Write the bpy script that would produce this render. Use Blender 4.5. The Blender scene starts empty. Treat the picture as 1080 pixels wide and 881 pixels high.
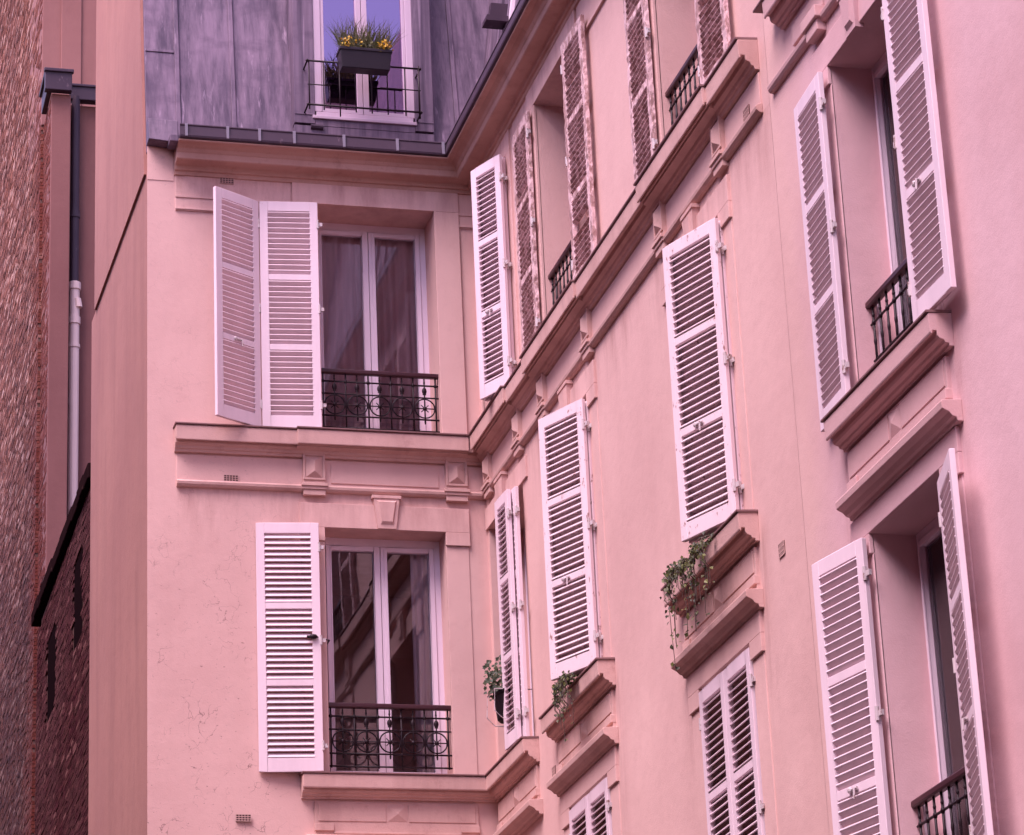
import bpy, bmesh, math, random
from mathutils import Vector, Matrix
random.seed(7)
R = math.radians
scene = bpy.context.scene
COL = scene.collection

# ------------------------------------------------------------------ mesh helper
class MB:
    """collects shapes, links them as ONE mesh object"""
    def __init__(s): s.v = []; s.f = []
    def quad(s, *pts):
        n = len(s.v); s.v += [tuple(p) for p in pts]; s.f.append(tuple(range(n, n + len(pts))))
    def hexa(s, c):            # 8 corners: 0-3 one side, 4-7 other side
        n = len(s.v); s.v += [tuple(p) for p in c]
        for q in ((0,1,2,3),(7,6,5,4),(0,4,5,1),(1,5,6,2),(2,6,7,3),(3,7,4,0)):
            s.f.append(tuple(n + i for i in q))
    def box(s, x0, x1, y0, y1, z0, z1):
        s.hexa([(x0,y0,z0),(x1,y0,z0),(x1,y1,z0),(x0,y1,z0),(x0,y0,z1),(x1,y0,z1),(x1,y1,z1),(x0,y1,z1)])
    def fbox(s, F, u0, u1, o0, o1, z0, z1):
        s.hexa([F(u0,o0,z0),F(u1,o0,z0),F(u1,o1,z0),F(u0,o1,z0),F(u0,o0,z1),F(u1,o0,z1),F(u1,o1,z1),F(u0,o1,z1)])
    def frustum(s, F, r0, o0, r1, o1):   # rect r=(u0,u1,z0,z1) at o0 to rect at o1
        a, b = r0, r1
        s.hexa([F(a[0],o0,a[2]),F(a[1],o0,a[2]),F(a[1],o0,a[3]),F(a[0],o0,a[3]),
                F(b[0],o1,b[2]),F(b[1],o1,b[2]),F(b[1],o1,b[3]),F(b[0],o1,b[3])])
    def sweep(s, rings, closed_ends=True):   # rings: list of equal-length point lists (closed profile)
        n = len(s.v); k = len(rings[0])
        for r in rings: s.v += [tuple(p) for p in r]
        for i in range(len(rings)-1):
            for j in range(k):
                a = n+i*k+j; b = n+i*k+(j+1)%k
                s.f.append((a, b, b+k, a+k))
        if closed_ends:
            s.f.append(tuple(n+j for j in range(k))[::-1])
            m = n+(len(rings)-1)*k
            s.f.append(tuple(m+j for j in range(k)))
    def tube(s, pts, r, seg=6, closed=False):
        pts = [Vector(p) for p in pts]; rings = []
        N = len(pts)
        for i, p in enumerate(pts):
            if closed: t = (pts[(i+1)%N]-pts[i-1])
            else: t = (pts[min(i+1,N-1)]-pts[max(i-1,0)])
            t.normalize()
            a = Vector((0,0,1)) if abs(t.z) < .9 else Vector((0,1,0))
            x = t.cross(a).normalized(); y = t.cross(x)
            rr = r[i] if isinstance(r, (list, tuple)) else r
            rings.append([p + x*rr*math.cos(6.2832*j/seg) + y*rr*math.sin(6.2832*j/seg) for j in range(seg)])
        if closed: rings.append(rings[0]); s.sweep(rings, False)
        else: s.sweep(rings)
    def blob(s, c, r, sc=(1,1,1), seg=8, rings=5):
        rr = []
        for i in range(rings+1):
            t = math.pi*i/rings; q = max(math.sin(t), .02)
            rr.append([(c[0]+r*sc[0]*q*math.cos(6.2832*j/seg), c[1]+r*sc[1]*q*math.sin(6.2832*j/seg), c[2]+r*sc[2]*math.cos(t)) for j in range(seg)])
        s.sweep(rr)
    def mesh(s, name, mat, smooth=False):
        me = bpy.data.meshes.new(name); me.from_pydata(s.v, [], s.f)
        bm = bmesh.new(); bm.from_mesh(me)
        bmesh.ops.remove_doubles(bm, verts=bm.verts, dist=1e-5)
        bmesh.ops.recalc_face_normals(bm, faces=bm.faces)
        bm.to_mesh(me); bm.free()
        if smooth:
            for p in me.polygons: p.use_smooth = True
        me.materials.append(mat)
        return me
    def build(s, name, mat, parent=None, bevel=0, smooth=False, base=None):
        me = s.mesh(name, mat, smooth)
        o = bpy.data.objects.new(name, me); COL.objects.link(o)
        if parent is not None:
            o.parent = parent
            w = parent_world(parent)
            if w.length > 0: me.transform(Matrix.Translation(-w))
        elif base is not None:
            me.transform(Matrix.Translation(-Vector(base))); o.location = base
        if bevel:
            m = o.modifiers.new('bevel', 'BEVEL'); m.width = bevel; m.segments = 2; m.limit_method = 'ANGLE'; m.angle_limit = R(40)
        return o

def parent_world(p):
    w = Vector((0,0,0))
    while p is not None: w += p.location; p = p.parent
    return w
def thing(name, label, cat, loc=(0,0,0), group=None):
    o = bpy.data.objects.new(name, None); COL.objects.link(o); o.empty_display_size = .3
    o.location = loc; o['label'] = label; o['category'] = cat
    if group: o['group'] = group
    return o
def copy_tree(o, parent):
    c = o.copy(); COL.objects.link(c); c.parent = parent
    for ch in list(o.children): copy_tree(ch, c)
    return c

# ------------------------------------------------------------------ materials
def mat_new(name):
    m = bpy.data.materials.new(name); m.use_nodes = True
    nt = m.node_tree; nt.nodes.clear()
    out = nt.nodes.new('ShaderNodeOutputMaterial'); b = nt.nodes.new('ShaderNodeBsdfPrincipled')
    nt.links.new(b.outputs[0], out.inputs[0])
    return m, nt, b, out
def nd(nt, t, **kw):
    n = nt.nodes.new(t)
    for k, v in kw.items():
        if k in n.inputs.keys(): n.inputs[k].default_value = v
        else: setattr(n, k, v)
    return n
def coords(nt, scale=(1,1,1), loc=(0,0,0)):
    g = nt.nodes.new('ShaderNodeNewGeometry')
    mp = nt.nodes.new('ShaderNodeMapping'); mp.inputs['Scale'].default_value = scale; mp.inputs['Location'].default_value = loc
    nt.links.new(g.outputs['Position'], mp.inputs['Vector']); return mp.outputs[0]
def ocoords(nt, scale=(1,1,1)):
    g = nt.nodes.new('ShaderNodeTexCoord')
    mp = nt.nodes.new('ShaderNodeMapping'); mp.inputs['Scale'].default_value = scale
    nt.links.new(g.outputs['Object'], mp.inputs['Vector']); return mp.outputs[0]
def noise(nt, vec, scale, detail=4, rough=.6):
    n = nd(nt, 'ShaderNodeTexNoise', Scale=scale, Detail=detail, Roughness=rough)
    nt.links.new(vec, n.inputs['Vector']); return n.outputs['Fac']
def ramp(nt, fac, stops):
    r = nt.nodes.new('ShaderNodeValToRGB'); cr = r.color_ramp
    while len(cr.elements) < len(stops): cr.elements.new(.5)
    for e, (p, c) in zip(cr.elements, stops):
        e.position = p; e.color = (c, c, c, 1) if isinstance(c, (int, float)) else (*c, 1)
    nt.links.new(fac, r.inputs[0]); return r.outputs[0]
def mix(nt, fac, a, b, mode='MIX'):
    m = nt.nodes.new('ShaderNodeMix'); m.data_type = 'RGBA'; m.blend_type = mode
    for i, v in ((0, fac), (6, a), (7, b)):
        if hasattr(v, 'is_output'): nt.links.new(v, m.inputs[i])
        elif i == 0: m.inputs[0].default_value = v
        else: m.inputs[i].default_value = (*v, 1)
    return m.outputs[2]
def math_(nt, op, a, b=None, clamp=False):
    m = nt.nodes.new('ShaderNodeMath'); m.operation = op; m.use_clamp = clamp
    for i, v in ((0, a), (1, b)):
        if v is None: continue
        if hasattr(v, 'is_output'): nt.links.new(v, m.inputs[i])
        else: m.inputs[i].default_value = v
    return m.outputs[0]
def bump(nt, b, height, strength=.3, dist=.01):
    n = nd(nt, 'ShaderNodeBump', Strength=strength, Distance=dist)
    nt.links.new(height, n.inputs['Height']); nt.links.new(n.outputs[0], b.inputs['Normal'])
def zval(nt, axis='Z'):
    g = nt.nodes.new('ShaderNodeNewGeometry'); s = nt.nodes.new('ShaderNodeSeparateXYZ')
    nt.links.new(g.outputs['Position'], s.inputs[0]); return s.outputs[axis]
def rng(nt, v, a, b, c=0., d=1.):
    m = nt.nodes.new('ShaderNodeMapRange'); m.clamp = True
    for i, x in ((1,a),(2,b),(3,c),(4,d)): m.inputs[i].default_value = x
    nt.links.new(v, m.inputs[0]); return m.outputs[0]

def stucco(name, c1, c2, dirt, dirt_amt=.35, streak=.3, cracks=False, bumpy=.25, rough=.9, patches=None, shade_grime=0, drips=0, blend=None):
    m, nt, b, out = mat_new(name)
    v = coords(nt)
    big = ramp(nt, noise(nt, v, .55, 5, .55), [(.35, 0), (.68, 1)])
    col = mix(nt, big, c1, c2)
    st = ramp(nt, noise(nt, coords(nt, (1.7, 1.7, .30)), 1.3, 7, .62), [(.47, 0), (.80, 1)])
    col = mix(nt, math_(nt, 'MULTIPLY', st, streak), col, dirt)
    spots = ramp(nt, noise(nt, v, 7, 8, .72), [(.55, 0), (.80, 1)])
    col = mix(nt, math_(nt, 'MULTIPLY', spots, dirt_amt), col, dirt)
    if shade_grime:  # shade under the ledges painted into the colour, broken up as streaky dirt
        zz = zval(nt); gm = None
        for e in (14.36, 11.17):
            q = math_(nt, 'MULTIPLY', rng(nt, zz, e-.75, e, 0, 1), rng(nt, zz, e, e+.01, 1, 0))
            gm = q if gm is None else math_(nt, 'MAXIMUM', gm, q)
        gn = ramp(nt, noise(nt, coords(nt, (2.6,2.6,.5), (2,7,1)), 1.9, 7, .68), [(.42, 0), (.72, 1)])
        col = mix(nt, math_(nt, 'MULTIPLY', math_(nt, 'MULTIPLY', gm, gn), math_(nt, 'MULTIPLY', rng(nt, zval(nt, 'X'), -2.96, -2.95), shade_grime)), col, dirt)
    if blend:
        col = mix(nt, ramp(nt, math_(nt, 'ADD', rng(nt, zval(nt, 'Y'), -9.35, -8.45), math_(nt, 'MULTIPLY', math_(nt, 'SUBTRACT', noise(nt, v, 1.5, 5), .5), .8)), [(.25,0),(.85,1)]), col, blend)
    if drips:
        zz, yy = zval(nt), zval(nt, 'Y'); gm = None
        for cyy in (3.02, 6.64, 10.19):
            for sg in (-.93, .93):
                d_ = math_(nt, 'ABSOLUTE', math_(nt, 'ADD', yy, cyy+sg))
                q = rng(nt, d_, .20, .02)
                gm = q if gm is None else math_(nt, 'MAXIMUM', gm, q)
        gz_ = math_(nt, 'MULTIPLY', rng(nt, zz, 6.4, 8.25), rng(nt, zz, 8.25, 8.42, 1, 0))
        gn = ramp(nt, noise(nt, coords(nt, (5,5,.6), (1,3,2)), 2.0, 6, .66), [(.38, 0), (.70, 1)])
        col = mix(nt, math_(nt, 'MULTIPLY', math_(nt, 'MULTIPLY', gm, gz_), math_(nt, 'MULTIPLY', gn, drips)), col, dirt)
    if patches:
        a, pcol = patches
        pm = ramp(nt, noise(nt, coords(nt, (.5,.5,.3), (3,1,8)), 1.0, 4, .6), [(.50, 0), (.72, 1)])
        col = mix(nt, math_(nt, 'MULTIPLY', pm, a), col, pcol)
    if cracks:
        # fine scratches and flecks: worn area low on the left of the end wall
        wv = nd(nt, 'ShaderNodeTexVoronoi', feature='DISTANCE_TO_EDGE', Scale=4.6)
        warp = nt.nodes.new('ShaderNodeVectorMath'); warp.operation = 'ADD'
        nn = nd(nt, 'ShaderNodeTexNoise', Scale=2.2, Detail=5.)
        nt.links.new(v, nn.inputs['Vector']); nt.links.new(v, warp.inputs[0]); nt.links.new(nn.outputs['Color'], warp.inputs[1])
        nt.links.new(warp.outputs[0], wv.inputs['Vector'])
        line = ramp(nt, wv.outputs['Distance'], [(.0, 1), (.016, 0)])
        gate = ramp(nt, noise(nt, coords(nt, (1,1,1), (4,4,4)), 3.1, 4, .7), [(.47, 0), (.60, 1)])
        fl = ramp(nt, noise(nt, coords(nt, (1,1,1.6)), 24, 3, .6), [(.655, 0), (.70, 1)])
        gx = rng(nt, zval(nt, 'X'), -1.6, -2.3); gz = rng(nt, zval(nt, 'Z'), 11.6, 8.9, .22, 1.)
        gy = rng(nt, zval(nt, 'Y'), -.2, -.1)
        g = math_(nt, 'MULTIPLY', math_(nt, 'MULTIPLY', gx, gz), gy)
        k = math_(nt, 'MULTIPLY', math_(nt, 'MAXIMUM', math_(nt, 'MULTIPLY', line, gate), math_(nt, 'MULTIPLY', fl, .8)), g)
        col = mix(nt, math_(nt, 'MULTIPLY', k, .85), col, (.10, .05, .05))
    nt.links.new(col, b.inputs['Base Color'])
    b.inputs['Roughness'].default_value = rough
    h = math_(nt, 'ADD', math_(nt, 'MULTIPLY', noise(nt, v, 90, 3, .6), .25), math_(nt, 'ADD', noise(nt, v, 5, 6, .6), math_(nt, 'MULTIPLY', noise(nt, v, 1.3, 3, .5), 1.6)))
    bump(nt, b, h, bumpy, .02)
    return m

def paint(name, col, chip_col, chip=.0, rough=.55, dirt=.15, scale=14):
    m, nt, b, out = mat_new(name)
    v = coords(nt)
    c = mix(nt, math_(nt, 'MULTIPLY', ramp(nt, noise(nt, coords(nt, (2,2,.4)), 3, 5, .6), [(.4,0),(.8,1)]), dirt), col, tuple(x*.55 for x in col))
    if chip:
        k = ramp(nt, noise(nt, coords(nt, (1,1,.45)), scale, 8, .72), [(1-chip-.03, 0), (1-chip+.02, 1)])
        c = mix(nt, k, c, chip_col)
        bump(nt, b, k, -.4, .006)
    else:
        bump(nt, b, noise(nt, v, 60, 4, .6), .08, .01)
    nt.links.new(c, b.inputs['Base Color']); b.inputs['Roughness'].default_value = rough
    return m

M = {}
M['wall'] = stucco('cream_render', (.615,.385,.345), (.70,.455,.405), (.38,.20,.175), .24, .20, cracks=True, patches=(.55, (.60,.37,.335)), shade_grime=.8, drips=.8)
M['wall_pink'] = stucco('rose_render', (.60,.375,.38), (.66,.435,.445), (.40,.20,.195), .16, .18, patches=(.32, (.44,.24,.22)), drips=.7, blend=(.655,.42,.375))
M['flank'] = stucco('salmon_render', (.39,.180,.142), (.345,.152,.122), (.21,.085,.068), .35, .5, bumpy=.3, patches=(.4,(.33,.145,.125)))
M['trim'] = stucco('weathered_stone_trim', (.57,.355,.31), (.63,.405,.355), (.25,.115,.095), .50, .50, bumpy=.35)
M['cornice'] = stucco('cornice_stone', (.46,.265,.21), (.54,.32,.26), (.21,.09,.075), .55, .45, bumpy=.35)
M['trim_pink'] = stucco('rose_trim', (.57,.36,.345), (.62,.395,.385), (.36,.19,.165), .25, .3, bumpy=.25)
M['brown'] = stucco('brown_render', (.185,.070,.064), (.22,.09,.08), (.13,.045,.04), .25, .4)
M['brown2'] = stucco('rosewood_render', (.24,.10,.09), (.295,.135,.12), (.19,.08,.07), .2, .6)
M['shutter'] = paint('white_shutter_paint', (.77,.615,.655), (.50,.33,.31), .30, .5, .28, 26)
M['shutter_worn'] = paint('chipped_shutter_paint', (.77,.61,.63), (.30,.15,.13), .37, .6, .25, 22)
M['shutter_peel'] = paint('peeling_shutter_paint', (.70,.48,.475), (.36,.21,.195), .49, .8, .5, 13)
M['frame'] = paint('white_window_paint', (.74,.60,.67), (.4,.3,.3), 0, .45, .08)
M['attic_frame'] = paint('lavender_window_paint', (.56,.42,.50), (.4,.3,.3), .26, .5, .2)
M['iron'] = paint('wine_black_iron', (.012,.003,.006), (.035,.012,.012), .22, .5, .1, 30)
M['handrail'] = paint('dark_red_handrail', (.040,.005,.010), (.08,.02,.022), .25, .4, .1, 30)
M['hinge'] = paint('painted_hinge_metal', (.55,.47,.47), (.2,.1,.08), .42, .5, .2, 40)
M['plastic'] = paint('grey_planter_plastic', (.022,.015,.022), (.05,.05,.05), 0, .45, .15)
M['pot'] = paint('dark_clay_pot', (.012,.006,.008), (.03,.02,.02), .3, .7, .2)
M['pipe_cream'] = paint('cream_pipe_paint', (.72,.52,.48), (.3,.2,.2), .30, .5, .15)
M['flashing'] = paint('dark_lead_flashing', (.21,.105,.10), (.13,.06,.055), .40, .6, .3)
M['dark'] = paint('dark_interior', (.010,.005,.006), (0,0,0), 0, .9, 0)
M['soot_shade'] = paint('sooty_coping', (.018,.008,.009), (.05,.025,.022), .36, .9, .3)
for k_ in ('dark','soot_shade'): M[k_].node_tree.nodes['Principled BSDF'].inputs['Specular IOR Level'].default_value = .05
M['room'] = paint('dim_room_plaster', (.16,.065,.075), (0,0,0), 0, .9, 0)

def zinc():
    m, nt, b, out = mat_new('weathered_zinc')
    a = ramp(nt, noise(nt, coords(nt, (7,7,.22)), 1.5, 7, .66), [(.34, 0), (.66, 1)])
    c = mix(nt, a, (.072,.046,.074), (.24,.165,.225))
    bl = ramp(nt, noise(nt, coords(nt, (1,1,1.6)), 2.4, 5, .6), [(.50, 0), (.70, 1)])
    c = mix(nt, math_(nt, 'MULTIPLY', bl, .65), c, (.085,.055,.09))
    lt = ramp(nt, noise(nt, coords(nt, (9,9,.3), (5,0,2)), 1.8, 4, .6), [(.62, 0), (.75, 1)])
    c = mix(nt, math_(nt, 'MULTIPLY', lt, .7), c, (.50,.36,.45))
    nt.links.new(c, b.inputs['Base Color'])
    b.inputs['Metallic'].default_value = .35
    nt.links.new(rng(nt, a, 0, 1, .5, .72), b.inputs['Roughness'])
    bump(nt, b, noise(nt, coords(nt, (1,1,.4)), 5, 4, .5), .25, .02)
    return m
M['zinc'] = zinc()
M['vent'] = paint('brown_vent_plate', (.075,.03,.03), (.05,.02,.02), .45, .8, .3, 60)
M['zinc_dark'] = paint('gutter_zinc', (.052,.030,.046), (.11,.07,.09), .36, .45, .3, 9)
M['zinc_edge'] = paint('zinc_clip', (.22,.19,.235), (.1,.1,.1), .3, .5, .2)

def glass(name, ior, gc=(.95,.92,.97,1)):
    m, nt, b, out = mat_new(name)
    nt.nodes.remove(b)
    fr = nd(nt, 'ShaderNodeFresnel', IOR=ior)
    tr = nd(nt, 'ShaderNodeBsdfTransparent', Color=(.90,.86,.88,1)); gl = nd(nt, 'ShaderNodeBsdfGlossy', Roughness=.015, Color=gc)
    mx = nt.nodes.new('ShaderNodeMixShader')
    bp = nd(nt, 'ShaderNodeBump', Strength=.03, Distance=.05)
    nt.links.new(noise(nt, coords(nt), 1.6, 2, .4), bp.inputs['Height']); nt.links.new(bp.outputs[0], gl.inputs['Normal'])
    nt.links.new(fr.outputs[0], mx.inputs[0]); nt.links.new(tr.outputs[0], mx.inputs[1]); nt.links.new(gl.outputs[0], mx.inputs[2])
    nt.links.new(mx.outputs[0], out.inputs[0]); return m
M['glass'] = glass('window_glass', 1.8)
M['attic_glass'] = glass('attic_window_glass', 3.8, (.92,.62,1,1))

def cloth(name, col, trans=.25):
    m, nt, b, out = mat_new(name)
    c = mix(nt, ramp(nt, noise(nt, coords(nt, (8,8,.5)), 3, 4, .6), [(.3,0),(.7,1)]), col, tuple(x*.8 for x in col))
    nt.links.new(c, b.inputs['Base Color']); b.inputs['Roughness'].default_value = .9
    tl = nt.nodes.new('ShaderNodeBsdfTranslucent'); nt.links.new(c, tl.inputs[0])
    mx = nd(nt, 'ShaderNodeMixShader', Fac=trans); nt.links.new(b.outputs[0], mx.inputs[1]); nt.links.new(tl.outputs[0], mx.inputs[2])
    nt.links.new(mx.outputs[0], out.inputs[0]); return m
M['voile'] = cloth('brown_voile', (.90,.62,.64))
M['lace'] = cloth('white_lace', (.9,.84,.9))
M['green_cloth'] = cloth('grey_green_cloth', (.36,.38,.40))

def leaf_mat(name, c1, c2, c3):
    m, nt, b, out = mat_new(name)
    g = nt.nodes.new('ShaderNodeNewGeometry')
    c = ramp(nt, g.outputs['Random Per Island'], [(0, c1), (.55, c2), (1, c3)])
    nt.links.new(c, b.inputs['Base Color']); b.inputs['Roughness'].default_value = .55
    tl = nt.nodes.new('ShaderNodeBsdfTranslucent'); nt.links.new(c, tl.inputs[0])
    mx = nd(nt, 'ShaderNodeMixShader', Fac=.3); nt.links.new(b.outputs[0], mx.inputs[1]); nt.links.new(tl.outputs[0], mx.inputs[2])
    nt.links.new(mx.outputs[0], out.inputs[0]); return m
M['ivy'] = leaf_mat('ivy_leaves', (.03,.032,.012), (.07,.075,.022), (.19,.20,.05))
M['ivy_dark'] = leaf_mat('dark_leaves', (.03,.045,.025), (.06,.075,.035), (.12,.12,.06))
M['grass'] = leaf_mat('planter_grass', (.06,.07,.03), (.13,.13,.05), (.25,.22,.10))
M['stem'] = paint('brown_stem', (.07,.04,.03), (.1,.06,.05), .3, .8, .2)
M['yellow'] = leaf_mat('yellow_petals', (.42,.20,.01), (.58,.34,.01), (.70,.46,.03))

def bricks(name, stops, red=False):
    m, nt, b, out = mat_new(name)
    g = nt.nodes.new('ShaderNodeNewGeometry')
    c = ramp(nt, g.outputs['Random Per Island'], stops)
    s = ramp(nt, noise(nt, coords(nt, (.6,.6,1.6)), 7, 9, .78), [(.40,0),(.62,1)])
    c = mix(nt, math_(nt, 'MULTIPLY', s, .72), c, (.10,.045,.04))
    big = ramp(nt, noise(nt, coords(nt, (.3,.3,.3)), 1.1, 4, .6), [(.35,0),(.7,1)])
    c = mix(nt, math_(nt, 'MULTIPLY', big, .5), c, (.17,.085,.085))
    soot_shade = math_(nt, 'MULTIPLY', rng(nt, math_(nt, 'ADD', zval(nt), math_(nt, 'MULTIPLY', noise(nt, coords(nt), .45, 4), 5.)), 21.5, 15.5), .62 if red else .15)  # shade painted into the brick colour, deeper towards the bottom, with a sooty noise edge
    c = mix(nt, soot_shade, c, (.030,.009,.013))
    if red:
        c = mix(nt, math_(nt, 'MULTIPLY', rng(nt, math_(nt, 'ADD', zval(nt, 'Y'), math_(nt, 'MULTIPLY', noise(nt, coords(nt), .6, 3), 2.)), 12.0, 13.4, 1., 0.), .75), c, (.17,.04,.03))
    nt.links.new(c, b.inputs['Base Color']); b.inputs['Roughness'].default_value = .85
    bump(nt, b, noise(nt, coords(nt), 22, 6, .75), .9, .03); return m
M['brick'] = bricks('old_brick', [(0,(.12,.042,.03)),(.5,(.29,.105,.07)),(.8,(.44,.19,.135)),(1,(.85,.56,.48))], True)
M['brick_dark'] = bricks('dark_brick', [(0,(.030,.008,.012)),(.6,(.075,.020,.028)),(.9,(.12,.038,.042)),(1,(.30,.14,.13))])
M['mortar'] = stucco('dark_mortar', (.12,.07,.06), (.16,.09,.08), (.06,.03,.03), .3, .3)
M['ground'] = stucco('street_asphalt', (.055,.05,.05), (.07,.065,.06), (.03,.03,.03), .3, .1)

for k_, v_ in (('brick_dark',0.),('brick',.1),('mortar',.0),('dark',0.),('soot_shade',0.),('zinc_dark',.22),('iron',.25),('pot',.15),('plastic',.25)):
    for n_ in M[k_].node_tree.nodes:
        if n_.type == 'BSDF_PRINCIPLED': n_.inputs['Specular IOR Level'].default_value = v_

# ------------------------------------------------------------------ facade frames (u to the right as seen, o outwards, z up)
def FA(u, o, z): return (u, -o, z)          # end wall, faces the viewer
def local_frame(u, o, z): return (u, -o, z)
def FB(u, o, z): return (-o, -u, z)         # long wall, faces left; u grows towards the viewer

def wall_faces(mb, F, u0, u1, z0, z1, holes, depth=.45):
    us = sorted({u0, u1, *[h[0] for h in holes], *[h[1] for h in holes]})
    zs = sorted({z0, z1, *[h[2] for h in holes], *[h[3] for h in holes]})
    for a, b in zip(us, us[1:]):
        for c, d in zip(zs, zs[1:]):
            um, zm = (a+b)/2, (c+d)/2
            if any(h[0] < um < h[1] and h[2] < zm < h[3] for h in holes): continue
            mb.quad(F(a,0,c), F(b,0,c), F(b,0,d), F(a,0,d))
    for a, b, c, d in holes:
        mb.quad(F(a,0,c),F(a,-depth,c),F(a,-depth,d),F(a,0,d)); mb.quad(F(b,0,c),F(b,-depth,c),F(b,-depth,d),F(b,0,d))
        mb.quad(F(a,0,d),F(b,0,d),F(b,-depth,d),F(a,-depth,d)); mb.quad(F(a,0,c),F(b,0,c),F(b,-depth,c),F(a,-depth,c))
    for a, b, c, d in holes:   # the room behind each opening
        e = .35; dd = depth + 2.2
        a2, b2, c2, d2 = a-e, b+e, c-.05, d+.2
        mb.quad(F(a2,-depth,c2),F(a2,-dd,c2),F(a2,-dd,d2),F(a2,-depth,d2)); mb.quad(F(b2,-depth,c2),F(b2,-dd,c2),F(b2,-dd,d2),F(b2,-depth,d2))
        mb.quad(F(a2,-depth,d2),F(b2,-depth,d2),F(b2,-dd,d2),F(a2,-dd,d2)); mb.quad(F(a2,-depth,c2),F(b2,-depth,c2),F(b2,-dd,c2),F(a2,-dd,c2))
        mb.quad(F(a2,-dd,c2),F(b2,-dd,c2),F(b2,-dd,d2),F(a2,-dd,d2))
        for (p,q,r_,t) in ((a2,a,c2,d2),(b,b2,c2,d2),(a,b,c2,c),(a,b,d,d2)):
            mb.quad(F(p,-depth,r_),F(q,-depth,r_),F(q,-depth,t),F(p,-depth,t))

def strip(F, prof, u0, u1):                # straight moulding
    return [[F(u0,o,z) for o,z in prof], [F(u1,o,z) for o,z in prof]]
def strip_AB(prof, ua, ub):                # moulding that turns the inner corner
    return [[FA(ua,o,z) for o,z in prof], [(-o,-o,z) for o,z in prof], [FB(ub,o,z) for o,z in prof]]

# column centres / openings (metres)
H1, H2, H3 = (11.74,14.15), (8.43,10.85), (5.15,7.58)
CB = {1:(.08,1.36), 2:(2.43,3.61), 3:(6.05,7.23)}
C4 = (9.60,10.78)
bld = thing('apartment_building', 'cream rendered corner apartment building with purple grey zinc mansard roof and white louvred shutters', 'building')
pnk = thing('apartment_building', 'rose pink rendered apartment building at the far right with open lilac white shutters', 'building', (0,-8.42,0))

mb = MB()
wall_faces(mb, FA, -3.23, 0, 0, 14.7, [(-1.57,-.41,H1[0],14.15), (-1.57,-.41,H2[0],10.82)])
wall_faces(mb, FB, 0, 8.42, 0, 14.7, [(*CB[1],*H1),(*CB[2],*H1),(*CB[3],*H1),(*CB[1],*H2),(*CB[2],*H2),(*CB[3],*H2),(*CB[2],*H3),(*CB[3],*H3)])
mb.quad((5,-8.42,0),(5,6,0),(5,6,14.7),(5,-8.42,14.7)); mb.quad((-3,6,0),(5,6,0),(5,6,14.7),(-3,6,14.7))
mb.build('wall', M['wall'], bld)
mb = MB()
wall_faces(mb, FB, 8.424, 21, 0, 20, [(*C4,*H2),(*C4,*H3)])
mb.quad((0,-21,0),(5,-21,0),(5,-21,20),(0,-21,20)); mb.quad((5,-21,0),(5,-8.424,0),(5,-8.424,20),(5,-21,20))
mb.quad((0,-21,20),(5,-21,20),(5,-8.424,20),(0,-8.424,20)); mb.quad((0,-8.424,14.7),(5,-8.424,14.7),(5,-8.424,20),(0,-8.424,20))
mb.build('wall', M['wall_pink'], pnk)

# flank (party wall) of the corner building
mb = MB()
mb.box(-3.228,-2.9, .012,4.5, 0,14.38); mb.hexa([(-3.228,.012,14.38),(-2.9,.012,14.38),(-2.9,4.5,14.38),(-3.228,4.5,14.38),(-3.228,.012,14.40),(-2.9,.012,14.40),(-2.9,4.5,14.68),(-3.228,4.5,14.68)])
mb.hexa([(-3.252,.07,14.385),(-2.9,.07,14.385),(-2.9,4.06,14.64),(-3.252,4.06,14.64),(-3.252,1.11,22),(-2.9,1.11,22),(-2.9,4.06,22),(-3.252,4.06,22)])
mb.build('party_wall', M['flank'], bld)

# ------------------------------------------------------------------ mouldings
L2 = [(0,11.505),(.035,11.508),(.045,11.532),(.06,11.536),(.07,11.558),(.10,11.575),(.105,11.612),(.135,11.612),(.137,11.588),(.148,11.59),(.15,11.60),(.155,11.715),(.15,11.735),(0,11.745)]
mb = MB(); mb.sweep(strip_AB(L2, -2.98, 8.28))
up = [(o+.028 if o > .09 else o+.004, z+.003) for o, z in L2[4:]]; up = [(0,11.55)] + up
mb.sweep(strip(FA, up, -1.84, -.19)); 
for a, b in ((.19,1.46),(2.16,3.90),(5.80,7.52)): mb.sweep(strip(FB, up, a, b))
low = [(0,11.165),(.03,11.17),(.05,11.19),(.055,11.215),(.03,11.235),(0,11.24)]
mb.sweep(strip_AB(low, -2.96, 8.28))
mb.build('string_course', M['trim'], bld, bevel=.004)
mb = MB(); fl = [(0,11.7455),(.165,11.737),(.168,11.742),(.168,11.752),(0,11.762)]
mb.sweep(strip_AB(fl, -2.99, 8.28))
fl2 = [(0,11.7495),(.194,11.741),(.197,11.746),(.197,11.757),(0,11.767)]
mb.sweep(strip(FA, fl2, -1.845, -.19))
for a, b in ((.19,1.465),(2.155,3.905),(5.795,7.525)): mb.sweep(strip(FB, fl2, a, b))
mb.build('lead_flashing', M['flashing'], bld)
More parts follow.
